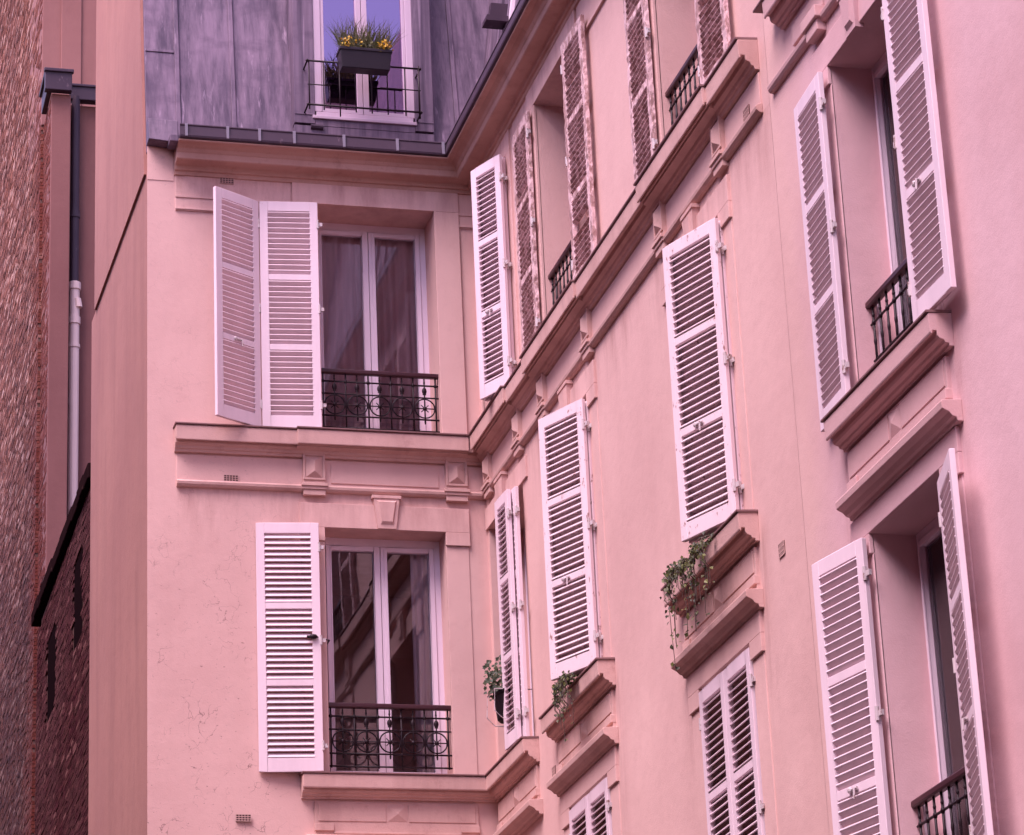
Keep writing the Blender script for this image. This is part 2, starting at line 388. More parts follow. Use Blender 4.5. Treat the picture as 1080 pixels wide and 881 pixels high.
# frieze boards, raised surrounds, apron panels
mb = MB()
mb.fbox(FA,-2.96,-.012,-.01,.014,11.22,11.49); mb.fbox(FB,.012,8.27,-.01,.014,11.22,11.49)
mb.fbox(FA,-1.50,-.46,0,.024,11.262,11.462)                                        # plain field between the brackets
mb.fbox(FA,-2.96,-1.832,-.01,.012,13.99,14.37); mb.fbox(FA,-2.96,-1.833,-.01,.022,14.125,14.15); mb.fbox(FA,-2.96,-1.833,-.01,.024,14.0,14.02)
mb.fbox(FA,-.186,-.013,-.01,.012,13.99,14.37); mb.fbox(FA,-.186,-.015,-.01,.022,14.125,14.15); mb.fbox(FA,-.186,-.015,-.01,.024,14.0,14.02)
def surround(mbx, F, a, b, z0, z1, ztop, side=.26, o=.026, ear=True):
    mbx.fbox(F, a-side, b+side, -.01, o, z1+.001, ztop)
    for p, q in ((a-side, a), (b, b+side)):
        if ear:
            mbx.fbox(F, p, q, -.01, o+.001, z1-.13, z1+.0005); mbx.fbox(F, p+(.012 if p<a else 0), q-(.012 if p>=b else 0), -.01, o*.32, z0+.012, z1-.131)
        else: mbx.fbox(F, p, q, -.01, o, z0+.012, z1+.0005)
surround(mb, FA, -1.57, -.41, *H1, 14.37, .25, .028, ear=False)
surround(mb, FA, -1.57, -.41, H2[0], 10.82, 11.06, .235, .028)
surround(mb, FB, *CB[1], *H1, 14.37, .14, .02, ear=False)
mb.fbox(FB, .012, 1.55, -.01, .020, 10.851, 11.06)
for c in (2,3):
    surround(mb, FB, *CB[c], *H1, 14.37, .26, .024, ear=False)
    surround(mb, FB, *CB[c], *H2, 11.06, .25, .026)
    surround(mb, FB, *CB[c], *H3, 7.74, .25, .026)
mb.fbox(FB,1.60,2.16,-.01,.010,13.99,14.37); mb.fbox(FB,3.90,5.78,-.01,.010,13.99,14.37); mb.fbox(FB,7.52,8.3,-.01,.010,13.99,14.37)
for a,b in ((1.6,2.16),(3.9,5.78),(7.52,8.3)): mb.fbox(FB,a,b,-.01,.024,13.985,14.02)
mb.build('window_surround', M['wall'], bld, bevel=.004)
mb = MB(); surround(mb, FB, *C4, *H2, 11.06, .26, .024); surround(mb, FB, *C4, *H3, 7.74, .30, .026)
mb.build('window_surround', M['wall_pink'], pnk, bevel=.005)

# eaves cornice
CO = [(0,14.355),(.03,14.36),(.035,14.395),(.06,14.40),(.07,14.435),(.085,14.445),(.19,14.452),(.20,14.46),(.205,14.515),(.215,14.525),(.23,14.55),(.27,14.575),(.325,14.585),(.33,14.60),(0,14.61)]
mb = MB(); mb.sweep(strip_AB(CO, -2.97, 8.38)); mb.build('cornice', M['cornice'], bld, bevel=.003)
# left stop of the cornice: plain pier top
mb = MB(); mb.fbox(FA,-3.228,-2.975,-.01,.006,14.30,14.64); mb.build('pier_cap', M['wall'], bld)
# gutter
GU = [(.02,14.612),(.335,14.604),(.352,14.612),(.356,14.63),(.335,14.735),(.342,14.745),(.338,14.757),(.322,14.757),(.318,14.74),(.325,14.64),(.03,14.64)]
mb = MB(); mb.sweep(strip_AB(GU, -2.96, 8.38)); gut = mb.build('gutter', M['zinc_dark'], bld)
mb = MB(); mb.frustum(local_frame,(-.013,.013,14.612,14.757),.34,(-.012,.012,14.62,14.75),.362)
clip = mb.mesh('gutter_clip', M['zinc_edge'])
for u in (-2.90,-2.50,-2.19,-1.85,-1.36,-.83,-.37):
    c = bpy.data.objects.new('gutter_clip', clip); COL.objects.link(c); c.parent = gut; c.location = (u,0,0)
mb = MB()   # folded zinc stop at the left end of the gutter
mb.hexa([FA(-3.235,-.02,14.66),FA(-2.93,-.02,14.64),FA(-2.96,.20,14.62),FA(-3.235,.16,14.66),FA(-3.235,-.02,14.90),FA(-2.93,-.02,14.90),FA(-2.955,.18,14.86),FA(-3.235,.12,14.90)])
mb.fbox(FA,-3.05,-2.965,.10,.30,14.585,14.655)
mb.build('gutter_stop', M['zinc'], bld, bevel=.006)

# ------------------------------------------------------------------ brackets and keystones (copies share the mesh)
def bracket_mesh():
    m = MB(); F = local_frame
    m.frustum(F, (-.105,.105,11.545,11.55), -.01, (-.105,.105,11.545,11.55), .05)
    m.frustum(F, (-.125,.125,11.63,11.635), -.01, (-.125,.125,11.63,11.635), .12)
    m.hexa([F(-.105,0,11.54),F(.105,0,11.54),F(.105,.05,11.54),F(-.105,.05,11.54),F(-.125,0,11.64),F(.125,0,11.64),F(.125,.12,11.64),F(-.125,.12,11.64)])
    m.fbox(F,-.105,.105,-.01,.045,11.245,11.55)
    m.fbox(F,-.105,-.085,.045,.056,11.28,11.54); m.fbox(F,.085,.105,.045,.056,11.28,11.54)
    m.fbox(F,-.085,.085,.045,.056,11.52,11.54); m.fbox(F,-.085,.085,.045,.056,11.28,11.30)
    # pyramid boss
    n = len(m.v); m.v += [F(-.08,.046,11.305),F(.08,.046,11.305),F(.08,.046,11.515),F(-.08,.046,11.515),F(0,.085,11.36),F(0,.085,11.46)]
    m.f += [(n,n+1,n+4),(n+1,n+2,n+5,n+4),(n+2,n+3,n+5),(n+3,n,n+4,n+5)]
    m.fbox(F,-.125,.125,-.01,.075,11.215,11.245); m.fbox(F,-.115,.115,-.01,.062,11.185,11.214); m.fbox(F,-.105,.105,-.01,.05,11.13,11.184)
    return m.mesh('bracket', M['trim'])
def add_copy(proto, parent, loc, rz):
    c = copy_tree(proto, parent); c.location = Vector(loc) - parent_world(parent); c.rotation_euler = (0,0,rz); return c
br = bpy.data.objects.new('bracket', bracket_mesh()); COL.objects.link(br); br.parent = bld
bv = br.modifiers.new('bevel','BEVEL'); bv.width = .004; bv.segments = 2; bv.limit_method = 'ANGLE'
br.location = (-1.665,0,0)
add_copy(br, bld, (-.29,0,0), 0)
for u in (.24,1.38,2.27,3.75,5.90,7.38): add_copy(br, bld, (0,-u,0), R(-90))
def keystone_mesh(mat):
    m = MB(); F = local_frame
    m.hexa([F(-.088,-.01,10.825),F(.088,-.01,10.825),F(.088,.05,10.825),F(-.088,.05,10.825),F(-.125,-.01,11.12),F(.125,-.01,11.12),F(.125,.06,11.12),F(-.125,.06,11.12)])
    m.hexa([F(-.062,.05,10.86),F(.062,.05,10.86),F(.05,.07,10.89),F(-.05,.07,10.89),F(-.10,.058,11.10),F(.10,.058,11.10),F(.078,.08,11.08),F(-.078,.08,11.08)])
    m.fbox(F,-.14,.14,-.01,.068,11.121,11.15)
    return m.mesh('keystone', mat)
ks = bpy.data.objects.new('keystone', keystone_mesh(M['wall'])); COL.objects.link(ks); ks.parent = bld; ks.location = (-.98,0,0)
for u in (.72,3.02,6.64): add_copy(ks, bld, (0,-u,0), R(-90))
k4 = bpy.data.objects.new('keystone', keystone_mesh(M['wall_pink'])); COL.objects.link(k4); k4.parent = pnk; k4.location = Vector((0,-10.12,0))-pnk.location; k4.rotation_euler = (0,0,R(-90))

# ------------------------------------------------------------------ sills of the second row with apron and hood
SI = [(0,8.225),(.03,8.225),(.032,8.243),(.055,8.246),(.062,8.262),(.09,8.272),(.10,8.288),(.104,8.318),(.13,8.318),(.132,8.297),(.14,8.298),(.145,8.31),(.15,8.415),(.145,8.428),(0,8.436)]
SF = [(0,8.4365),(.158,8.430),(.162,8.434),(.162,8.445),(0,8.452)]
HO = [(0,7.745),(.035,7.748),(.042,7.77),(.065,7.776),(.085,7.80),(.115,7.815),(.125,7.822),(.13,7.865),(.12,7.876),(0,7.885)]
mb = MB(); mb.sweep(strip_AB(SI, -1.84, 1.50)); mb.build('sill', M['trim'], bld, bevel=.003)
mb = MB(); mb.sweep(strip_AB(SF, -1.85, 1.505)); mb.build('sill_flashing', M['flashing'], bld)
def apron(mbx, F, c, hw, side=.84):
    a, b = c-hw, c+hw
    mbx.fbox(F,a,b,-.01,.026,7.88,8.20)
    mbx.fbox(F,a+.03,c-.105,0,.033,8.02,8.185); mbx.fbox(F,c+.105,b-.03,0,.033,8.02,8.185)
    n = len(mbx.v); z0, z1 = 8.02, 8.185; e = .095
    mbx.v += [F(c-e,.026,z0),F(c+e,.026,z0),F(c+e,.026,z1),F(c-e,.026,z1),F(c,.052,(z0+z1)/2-.01)]
    mbx.f += [(n,n+1,n+4),(n+1,n+2,n+4),(n+2,n+3,n+4),(n+3,n,n+4)]
    mbx.fbox(F,a-.003,a+.17,-.01,.045,7.93,7.995); mbx.fbox(F,b-.17,b+.003,-.01,.045,7.93,7.995); mbx.fbox(F,a+.171,b-.171,-.01,.035,7.905,7.925)
mb = MB(); apron(mb, FA, -.96, .76); mb.sweep(strip(FA, HO, -1.82, -.14)); apron(mb, FB, .76, .70); mb.sweep(strip(FB, HO, .16, 1.54))
mb.build('apron', M['trim'], bld, bevel=.004)
for c in (2,3):
    ce = sum(CB[c])/2
    mb = MB(); mb.sweep(strip(FB, SI, ce-.90, ce+.90)); s_ = mb.build('sill', M['trim'], bld, bevel=.003)
    mb = MB(); mb.sweep(strip(FB, SF, ce-.91, ce+.91)); mb.build('sill_flashing', M['flashing'], s_)
    mb = MB(); apron(mb, FB, ce, .84); mb.sweep(strip(FB, HO, ce-.89, ce+.89)); mb.build('apron', M['trim'], bld, bevel=.004)
ce = sum(C4)/2
mb = MB(); mb.sweep(strip(FB, SI, ce-.88, ce+.94)); s_ = mb.build('sill', M['trim_pink'], pnk, bevel=.003)
mb = MB(); mb.sweep(strip(FB, SF, ce-.90, ce+.945)); mb.build('sill_flashing', M['flashing'], s_)
mb = MB(); apron(mb, FB, ce, .84); mb.sweep(strip(FB, HO, ce-.85, ce+.96)); mb.build('apron', M['trim_pink'], pnk, bevel=.004)
# first-row sill of the pink building (only its left end shows)
SI1 = [(o, z+3.31) for o, z in SI]; SF1 = [(o, z+3.31) for o, z in SF]
mb = MB(); mb.sweep(strip(FB, SI1, 8.82, ce+.95)); s_ = mb.build('sill', M['trim_pink'], pnk, bevel=.003)
mb = MB(); mb.sweep(strip(FB, SF1, 8.66, ce+.96)); mb.build('sill_flashing', M['flashing'], s_)
mb = MB(); lowp = [(0,11.185),(.03,11.19),(.045,11.21),(.05,11.235),(.03,11.26),(0,11.265)]
mb.sweep(strip(FB, lowp, 8.52, 11.2)); mb.build('string_course', M['trim_pink'], pnk, bevel=.004)
mb = MB(); mb.fbox(FB,9.34,9.62,-.01,.085,11.215,11.30); mb.fbox(FB,9.37,9.59,-.01,.065,11.13,11.214)
mb.fbox(FB,9.0,9.6,-.01,.02,11.31,11.46); mb.build('bracket', M['trim_pink'], pnk, bevel=.006)

# ------------------------------------------------------------------ windows
def window(F, parent, u0, u1, z0, z1, depth, mull=.12, fw=.055, sw=.05):
    d0, d1 = -depth-.05, -depth
    e = .006
    m = MB()
    m.fbox(F,u0-.03,u0+fw,d0,d1,z0-.01,z1+.03); m.fbox(F,u1-fw,u1+.03,d0,d1,z0-.01,z1+.03)
    m.fbox(F,u0+fw,u1-fw,d0,d1,z1-fw-.02,z1+.03); m.fbox(F,u0+fw,u1-fw,d0,d1+.01,z0-.01,z0+.05)
    w = m.build('window', M['frame'], parent, bevel=.004)
    c = (u0+u1)/2; zz0, zz1 = z0+.055, z1-fw-.025
    for a, b in ((u0+fw+.004, c-.003), (c+.003, u1-fw-.004)):
        m = MB(); q0, q1 = d0+.004, d1+.012
        sl = sw if a < c-.1 and b < c else mull/2; sr = mull/2 if b < c else sw
        m.fbox(F,a,a+sl,q0,q1,zz0,zz1); m.fbox(F,b-sr,b,q0,q1,zz0,zz1)
        m.fbox(F,a+sl,b-sr,q0,q1,zz1-.045,zz1); m.fbox(F,a+sl,b-sr,q0,q1,zz0,zz0+.055)
        m.fbox(F,a+sl-.012 if b<c else a+sl-.03,a+sl,q1,q1+.008,zz0+.02,zz1-.02)
        m.build('casement', M['frame'], w, bevel=.003)
        m = MB(); m.fbox(F,a+sl-.01,b-sr+.01,d0+.022,d0+.026,zz0+.04,zz1-.03)
        m.build('pane', M['glass'], w)
    return w
window(FA, bld, -1.57,-.41, 11.76,14.15, .40)
window(FA, bld, -1.57,-.41, 8.45,10.82, .26)
for c in (1,2,3):
    window(FB, bld, *CB[c], 11.76,14.15, .38); window(FB, bld, *CB[c], 8.45,10.85, .33)
for c in (2,3): window(FB, bld, *CB[c], 5.17,7.58, .33)
for zr in (H2, H3): window(FB, pnk, *C4, zr[0]+.02, zr[1], .29, .10, .03, .035)

# ------------------------------------------------------------------ railings (grille + handrail), one mesh shared by copies
def railing_proto(parent, w=1.18, ncirc=5, style='circle'):
    m = MB(); h = .70
    rb = .0085
    L = 0; Rr = w
    def bar(x0,z0,x1,z1,r=rb): m.tube([(x0,0,z0),(x1,0,z1)], r, 6)
    if style == 'circle':
        for z in (.115,.235,.46,.585): bar(L,z,Rr,z, .0085 if z != .46 else .0075)
        bar(.06,.35,Rr-.06,.35,.006)
        p = (w-.08)/5
        for k in range(6):
            x = .04+k*p; bar(x,.10,x,.665)
            m.blob((x,0,.585),.02,(1,.7,1),6,4); m.blob((x,0,.46),.014,(1,.8,1),6,4); m.blob((x,0,.235),.014,(1,.8,1),6,4)
        for k in range(5):
            x = .04+(k+.5)*p; cz = .35; r = .098
            m.tube([(x+r*math.cos(t*.3142),0,cz+r*math.sin(t*.3142)) for t in range(20)], .0075, 5, True)
            bar(x,.19,x,.655,.007); m.blob((x,0,cz),.022,(1,.8,1),7,5)
            for t in (.785,2.356): 
                dx, dz = .05*math.cos(t), .05*math.sin(t); bar(x-dx,cz-dz,x+dx,cz+dz,.005)
            # spear head
            m.blob((x,0,.53),.020,(1.2,.6,1.9),6,6); m.blob((x,0,.615),.010,(1,.7,2),6,4); m.blob((x,0,.495),.013,(1.6,.7,.6),6,4)
            m.blob((x,0,.215),.010,(1,.7,2),6,4)
    else:
        for z in (.115,.30,.55): bar(L,z,Rr,z)
        for k in range(10):
            x = .045+k*(w-.09)/9; bar(x,.10,x,.665,.0085)
            m.blob((x,0,.55),.018,(1,.8,1.3),6,4); m.blob((x,0,.60),.013,(1,.8,1.6),6,4); m.blob((x,0,.42),.012,(1,.9,3.2),6,6)
        for k in range(5):
            x = .045+(k+.5)*(w-.09)/5; r = .085
            m.tube([(x+r*math.cos(t*.3142),0.004,.21+r*math.sin(t*.3142)) for t in range(20)], .007, 5, True)
            for t in (0,.785,1.571,2.356): bar(x-.07*math.cos(t),.21-.07*math.sin(t),x+.07*math.cos(t),.21+.07*math.sin(t),.005)
    o = m.build('railing', M['iron'], parent, smooth=True)
    hm = MB(); hm.box(-.02,w+.02,-.028,.028,.662,.71); hm.build('handrail', M['handrail'], o, bevel=.012)
    return o
r1 = railing_proto(bld); r1.location = (-1.58,.06,11.745)
add_copy(r1, bld, (-1.58,.05,8.437), 0)
r2 = railing_proto(bld, style='bars'); r2.location = (.06,-2.43,11.745); r2.rotation_euler = (0,0,R(-90))
for loc in ((.06,-6.05,11.745),): add_copy(r2, bld, loc, R(-90))
for zz in (8.445,5.165): add_copy(r2, pnk, (.12,-9.605,zz), R(-90))

# ------------------------------------------------------------------ shutters
def leaf_mesh(w, h, kind, mat, seed=0):
    rnd = random.Random(seed); m = MB()
    t = .018; st = .078; tr, brr, mr = .10, .125, .06
    rough = kind == 'rough'
    ra = .0045 if rough else 0
    def jbox(x0,x1,z0,z1,n=1,horiz=False):
        # frame member cut in n pieces with a slightly ragged edge
        if not rough: m.box(x0,x1,-t,t,z0,z1); return
        pts = []
        for i in range(n+1):
            k = i/n; j = lambda: rnd.uniform(-ra,ra)
            if horiz: x = x0+(x1-x0)*k; pts.append([(x,-t+j(),z0+j()),(x,t,z0+j()),(x,t,z1+j()),(x,-t+j(),z1+j())])
            else: z = z0+(z1-z0)*k; pts.append([(x0+j(),-t+j(),z),(x1+j(),-t+j(),z),(x1+j(),t,z),(x0+j(),t,z)])
        m.sweep(pts)
    jbox(0,st,0,h,60); jbox(w-st,w,0,h,60)
    g = (h-tr-brr-2*mr)/3
    rails = [(0,brr),(brr+g,brr+g+mr),(brr+2*g+mr,brr+2*g+2*mr),(h-tr,h)]
    for a,b in rails: jbox(st,w-st,a,b,8,True)
    n = 12; pitch = g/n
    par = {'down':(R(40),.053,.010), 'dense':(R(52),.058,.010), 'up':(R(-40),.050,.015), 'rough':(R(-42),.052,.014)}[kind]
    ang, sw, th = par
    for a,b in zip(rails, rails[1:]):
        for i in range(n):
            zc = a[1]+pitch*(i+.5); x0, x1 = st-.004, w-st+.004
            if rough and rnd.random() < .03: continue
            dz0 = dz1 = 0; aa = ang
            if rough: dz0 = rnd.uniform(-.005,.005); dz1 = dz0+rnd.uniform(-.006,.006); aa = ang+rnd.uniform(-.07,.07)
            elif kind == 'down': aa = ang+rnd.uniform(-.03,.03)
            ca, sa = math.cos(aa)*sw/2, math.sin(aa)*sw/2; nx, nz = -math.sin(aa)*th/2, math.cos(aa)*th/2
            def P(x, s1, s2, dz): return (x, s1*ca+s2*nx, zc+dz+s1*sa+s2*nz)
            ns = 5 if rough else 1; rings = []
            for q in range(ns+1):
                k = q/ns; x = x0+(x1-x0)*k; dz = dz0*(1-k)+dz1*k
                jj = rnd.uniform(-.2,.15) if rough else 0
                rings.append([P(x,-1+jj*.25,-1,dz),P(x,1,-1,dz),P(x,1,1,dz),P(x,-1+jj*.25,1,dz)])
            m.sweep(rings)
    return m.mesh('shutter', mat)
cache = {}
hinge_me = None
def hinge_mesh():
    m = MB(); m.box(-.045,.012,-.010,.010,-.018,.018); m.tube([(0,-.012,-.045),(0,-.012,.045)],.013,8); return m.mesh('hinge', M['hinge'])
def latch_mesh():
    m = MB(); m.tube([(-.05,-.012,0),(.03,-.012,0)],.008,6); m.blob((-.05,-.014,0),.02,(1,.7,1.1),8,5); m.tube([(.02,-.012,0),(.02,-.03,0),(.02,-.034,-.07)],.007,6); m.box(-.02,.02,-.012,.002,-.012,.012)
    return m.mesh('latch', M['hinge'])
hinge_me, latch_me = hinge_mesh(), latch_mesh()
def shutter(parent, P0, P1, z0, z1, kind='up', mat='shutter', hinge='L', label=None, latch=True, seed=0, w=None, tilt=0):
    """P0/P1: plan positions of the left and right edge as seen from the street"""
    p0, p1 = Vector((*P0,0)), Vector((*P1,0)); d = p1-p0
    w = w or d.length; key = (round(w,2), round(z1-z0,2), kind, mat, seed)
    if key not in cache: cache[key] = leaf_mesh(w, z1-z0, kind, M[mat], seed)
    o = bpy.data.objects.new('shutter', cache[key]); COL.objects.link(o); o.parent = parent
    if hinge == 'R': p0 = p1 - d.normalized()*w
    o.location = Vector((p0.x,p0.y,z0)) - parent_world(parent)
    o.rotation_euler = (0, tilt, math.atan2(d.y,d.x))
    b = o.modifiers.new('bevel','BEVEL'); b.width = .003; b.segments = 1; b.limit_method = 'ANGLE'
    if label: o['label'] = label
    h = z1-z0
    for k in (.10,.52,.90):
        q = bpy.data.objects.new('hinge', hinge_me); COL.objects.link(q); q.parent = o
        q.location = (0 if hinge == 'L' else w, -.004 , h*k); q.rotation_euler = (0,0,0 if hinge == 'L' else math.pi)
        if hinge == 'R': q.rotation_euler = (0,math.pi,0)
    if latch:
        q = bpy.data.objects.new('latch', latch_me); COL.objects.link(q); q.parent = o
        q.location = (w*.5, -.018, .125+(h-.345)/3+.03)
    return o
def b_(o,u): return (-o,-u)
def a_(u,o): return (u,-o)
T1, T2, T3 = (11.775,14.11), (8.465,10.80), (5.19,7.55)
# end wall
shutter(bld, a_(-2.635,.34), a_(-2.17,.055), 11.77,14.11, 'up', hinge='R', w=.545, label='folded white shutter leaf swung out at the upper left')
shutter(bld, a_(-2.155,.06), a_(-1.595,.12), 11.77,14.11, 'up', hinge='R', w=.56, latch=False)
shutter(bld, a_(-2.225,.03), a_(-1.645,.10), 8.46,10.83, 'dense', hinge='R', label='white shutter with thin dark slots, open flat beside the lower window', latch=False)
# long wall, narrow column in the corner
shutter(bld, b_(.27,1.04), b_(.09,1.45), *T1, 'down', hinge='R', label='white shutter leaf half open next to the corner')
shutter(bld, b_(.22,1.01), b_(.045,1.40), *T1, 'up', hinge='R', latch=False)
shutter(bld, b_(.15,.95), b_(.128,1.34), *T2, 'down', hinge='R', latch=False)
shutter(bld, b_(.10,.99), b_(.075,1.42), *T2, 'up', hinge='R', latch=False)
# peeling leaves, upper row
PL = 'weathered shutter leaf with peeling paint and crooked slats'
shutter(bld, b_(.05,1.80), b_(.065,2.39), *T1, 'rough', 'shutter_peel', 'R', PL, False, 1)
shutter(bld, b_(.075,3.64), b_(.06,4.24), *T1, 'rough', 'shutter_peel', 'L', PL, False, 2)
shutter(bld, b_(.05,5.43), b_(.065,6.02), *T1, 'rough', 'shutter_peel', 'R', PL, False, 3)
shutter(bld, b_(.075,7.25), b_(.06,7.85), *T1, 'rough', 'shutter_peel', 'L', PL, False, 4)
# leaves ajar, middle row
for ue, uh, oe, sd in ((3.10,3.64,.30,5),(6.70,7.30,.28,6)):
    shutter(bld, b_(oe,ue), b_(.06,uh), 8.485,10.79, 'down', 'shutter_worn', 'R', 'chipped white shutter leaf standing ajar over its window', True, sd)
    shutter(bld, b_(oe-.055,ue+.0), b_(.012,uh-.02), 8.475,10.78, 'up', 'shutter_worn', 'R', None, False, sd)
# closed pairs, bottom row
for c in (2,3):
    a, b = CB[c]; mid = (a+b)/2
    shutter(bld, b_(.012,a+.012), b_(.012,mid-.004), *T3, 'down', hinge='L', latch=False)
    shutter(bld, b_(.012,mid+.004), b_(.012,b-.012), *T3, 'down', hinge='R', latch=False)
# pink building
shutter(pnk, b_(.05,9.04), b_(.075,9.60), *T2, 'up', hinge='R', latch=False)
shutter(pnk, b_(.105,10.84), b_(.095,11.42), 8.47,10.80, 'up', hinge='L')
shutter(pnk, b_(.19,9.03), b_(.06,9.60), *T3, 'up', hinge='R')
shutter(pnk, b_(.035,10.80), b_(.185,11.36), 5.16, 7.49, 'up', hinge='L')
# slim white bars beside the railings of the pink building
for zz in (8.78,5.50):
    m = MB(); m.tube([(.16,-9.603,zz),(.16,-9.635,zz),(.16,-9.635,zz+.36),(.16,-9.603,zz+.36)],.009,6); m.build('grab_bar', M['frame'], pnk)
# iron holdback on the lower left leaf
m = MB(); m.tube([(-1.70,-.13,9.72),(-1.55,-.02,9.72),(-1.55,.12,9.72)],.007,6); m.blob((-1.72,-.13,9.72),.035,(1.2,.6,.7),8,5); m.tube([(-1.78,-.125,9.72),(-1.70,-.13,9.72)],.012,6)
m.build('holdback', M['iron'], bld, smooth=True)
# small wall vents
def vent(F, u, z, w, h, parent, p=.022):
    m = MB(); m.fbox(F,u-w/2,u+w/2,-.01,p,z-h/2,z+h/2)
    v = m.build('vent', M['vent'], parent)
    m = MB(); n = 5
    for i in range(n+1): x = u-w/2+w*i/n; m.fbox(F,x-.0025,x+.0025,p,p+.003,z-h/2,z+h/2)
    for i in range(4): zz = z-h/2+h*i/3; m.fbox(F,u-w/2,u+w/2,p+.0002,p+.0027,zz-.0025,zz+.0025)
    m.build('grille', M['trim'], v)
for u, z in ((-2.46,14.335),(-2.45,11.27),(-2.37,8.04)): vent(FA,u,z,.135,.06,bld)
vent(FB,7.99,11.30,.12,.09,bld); vent(FB,7.97,8.02,.115,.095,bld,.006); vent(FB,1.95,8.02,.10,.08,bld,.006)

# ------------------------------------------------------------------ mansard roof
LE = R(8); TA = math.tan(LE)
def FM(u, o, z): return (u, .05+(z-14.62)*TA-o, z)          # leaning plane over the end wall
def FN(u, o, z): return (.05+(z-14.62)*TA-o, -u, z)         # over the long wall
mb = MB()
ztop = 19.5
mb.hexa([FM(-3.225,0,14.62),FM(.6,0,14.62),FM(.6,-1.2,14.62),FM(-3.225,-.25,14.62),FM(-3.225,0,ztop),FM(.6,0,ztop),FM(.6,-1.2,ztop),FM(-3.225,-.25,ztop)])
mb.hexa([FN(-.7,0,14.62),FN(8.42,0,14.62),FN(8.42,-1.2,14.62),FN(-.7,-1.2,14.62),FN(-.7,0,ztop),FN(8.42,0,ztop),FN(8.42,-1.2,ztop),FN(-.7,-1.2,ztop)])
for u in (-2.91,-2.36,-.10): mb.fbox(FM,u-.022,u+.022,-.01,.028,14.64,ztop); mb.fbox(FM,u+.022,u+.030,-.01,.006,14.64,ztop)
for u in (.45,1.75,2.4,3.0,3.6,4.2,4.8): mb.fbox(FN,u-.022,u+.022,-.01,.028,14.64,ztop)
mb.fbox(FM,-3.22,-2.935,-.01,.010,15.80,15.83); mb.fbox(FM,-3.22,-2.935,-.01,.007,14.90,14.93)
mb.fbox(FM,-2.33,-1.80,-.01,.006,16.6,16.62)
mb.build('mansard_roof', M['zinc'], bld, bevel=.006)
# dormer window on the end wall
def FD(u, o, z): return (u, .0-o, z)
m = MB()
m.fbox(FD,-1.78,-1.575,-.30,.02,15.02,17.6); m.fbox(FD,-.565,-.375,-.30,.02,15.02,17.6); m.fbox(FD,-1.574,-.566,-.30,.015,15.0,15.07); m.fbox(FD,-1.782,-.373,-.30,.012,14.60,14.999)
m.fbox(FD,-1.78,-1.576,.02,.026,15.11,15.125); m.fbox(FD,-.56,-.377,.02,.026,15.11,15.125)
dc = m.build('dormer', M['zinc'], bld, bevel=.006)
m = MB(); m.fbox(FD,-1.60,-.55,-.06,.035,15.075,15.11); m.fbox(FD,-1.56,-.58,-.06,.012,15.111,15.16); m.fbox(FD,-1.575,-1.50,-.06,.012,15.161,17.5); m.fbox(FD,-.635,-.565,-.06,.012,15.161,17.5)
m.fbox(FD,-1.575,-.565,-.06,.012,17.5,17.6)
m.build('window_frame', M['attic_frame'], dc, bevel=.005)
for a, b, sl, sr in ((-1.498,-1.085,.03,.055),(-1.079,-.637,.055,.03)):
    m = MB(); q0, q1 = -.055, .004
    m.fbox(FD,a,a+sl,q0,q1,15.165,17.49); m.fbox(FD,b-sr,b,q0,q1,15.165,17.49); m.fbox(FD,a+sl,b-sr,q0,q1,15.165,15.205); m.fbox(FD,a+sl,b-sr,q0,q1,17.44,17.49)
    m.build('casement', M['attic_frame'], dc, bevel=.003)
    m = MB(); m.fbox(FD,a+sl-.01,b-sr+.01,-.033,-.029,15.19,17.46); m.build('pane', M['attic_glass'], dc)
m = MB()   # dark loft room behind the dormer
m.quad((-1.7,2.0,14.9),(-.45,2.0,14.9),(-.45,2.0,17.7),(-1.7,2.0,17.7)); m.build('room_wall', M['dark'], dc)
# simple iron railing in front of the dormer
m = MB()
ro = .21
for z in (15.61,15.13): m.tube([FD(-1.68,ro,z),FD(-.545,ro,z)],.010,6)
m.tube([FD(-1.68,ro,15.35),FD(-1.45,ro,15.35)],.006,6)
m.tube([FD(-.95,ro,15.37),FD(-.545,ro,15.37)],.006,6)
for u in (-1.665,-1.52,-1.36,-1.20,-1.04,-.88,-.70): m.tube([FD(u,ro,15.02 if u in (-1.36,) else 15.08),FD(u,ro,15.61)],.007,6)
m.tube([FD(-.56,ro,15.06),FD(-.56,ro,15.64)],.010,6)
for u in (-1.68,-.545):
    for z in (15.61,15.13): m.tube([FD(u,ro,z),FD(u,-.0,z)],.009,6)
    m.blob(FD(u,ro,15.61),.018,(1,1,1),6,4); m.blob(FD(u,ro,15.13),.016,(1,1,1),6,4)
m.build('railing', M['iron'], dc, smooth=True)
# small outlet lip under the dormer
m = MB(); m.tube([FD(-1.62,.02,14.985),FD(-1.50,.02,14.98)],.028,8); m.build('overflow_pipe', M['zinc_dark'], bld)
# dormer on the long side: casing post and an opened casement seen edge-on
m = MB(); m.fbox(FN,.78,.95,-.25,.05,15.25,17.6); m.fbox(FN,1.75,1.90,-.25,.05,15.0,17.6); m.fbox(FN,.95,1.75,-.25,.03,15.0,15.15)
d2 = m.build('dormer', M['zinc'], bld, bevel=.006)
m = MB(); m.fbox(FN,.955,1.03,-.1,.035,15.16,17.5); m.fbox(FN,1.67,1.745,-.1,.035,15.16,17.5); m.fbox(FN,1.03,1.67,-.1,.035,15.16,15.23); m.build('window_frame', M['frame'], d2, bevel=.004)
m = MB(); m.fbox(FN,1.02,1.68,-.06,-.055,15.2,17.5); m.build('pane', M['glass'], d2)
m = MB(); m.fbox(FN,.80,.98,.04,.26,15.80,15.86); m.fbox(FN,.84,.93,.05,.22,15.86,16.02); m.build('sill_tray', M['zinc_dark'], d2)

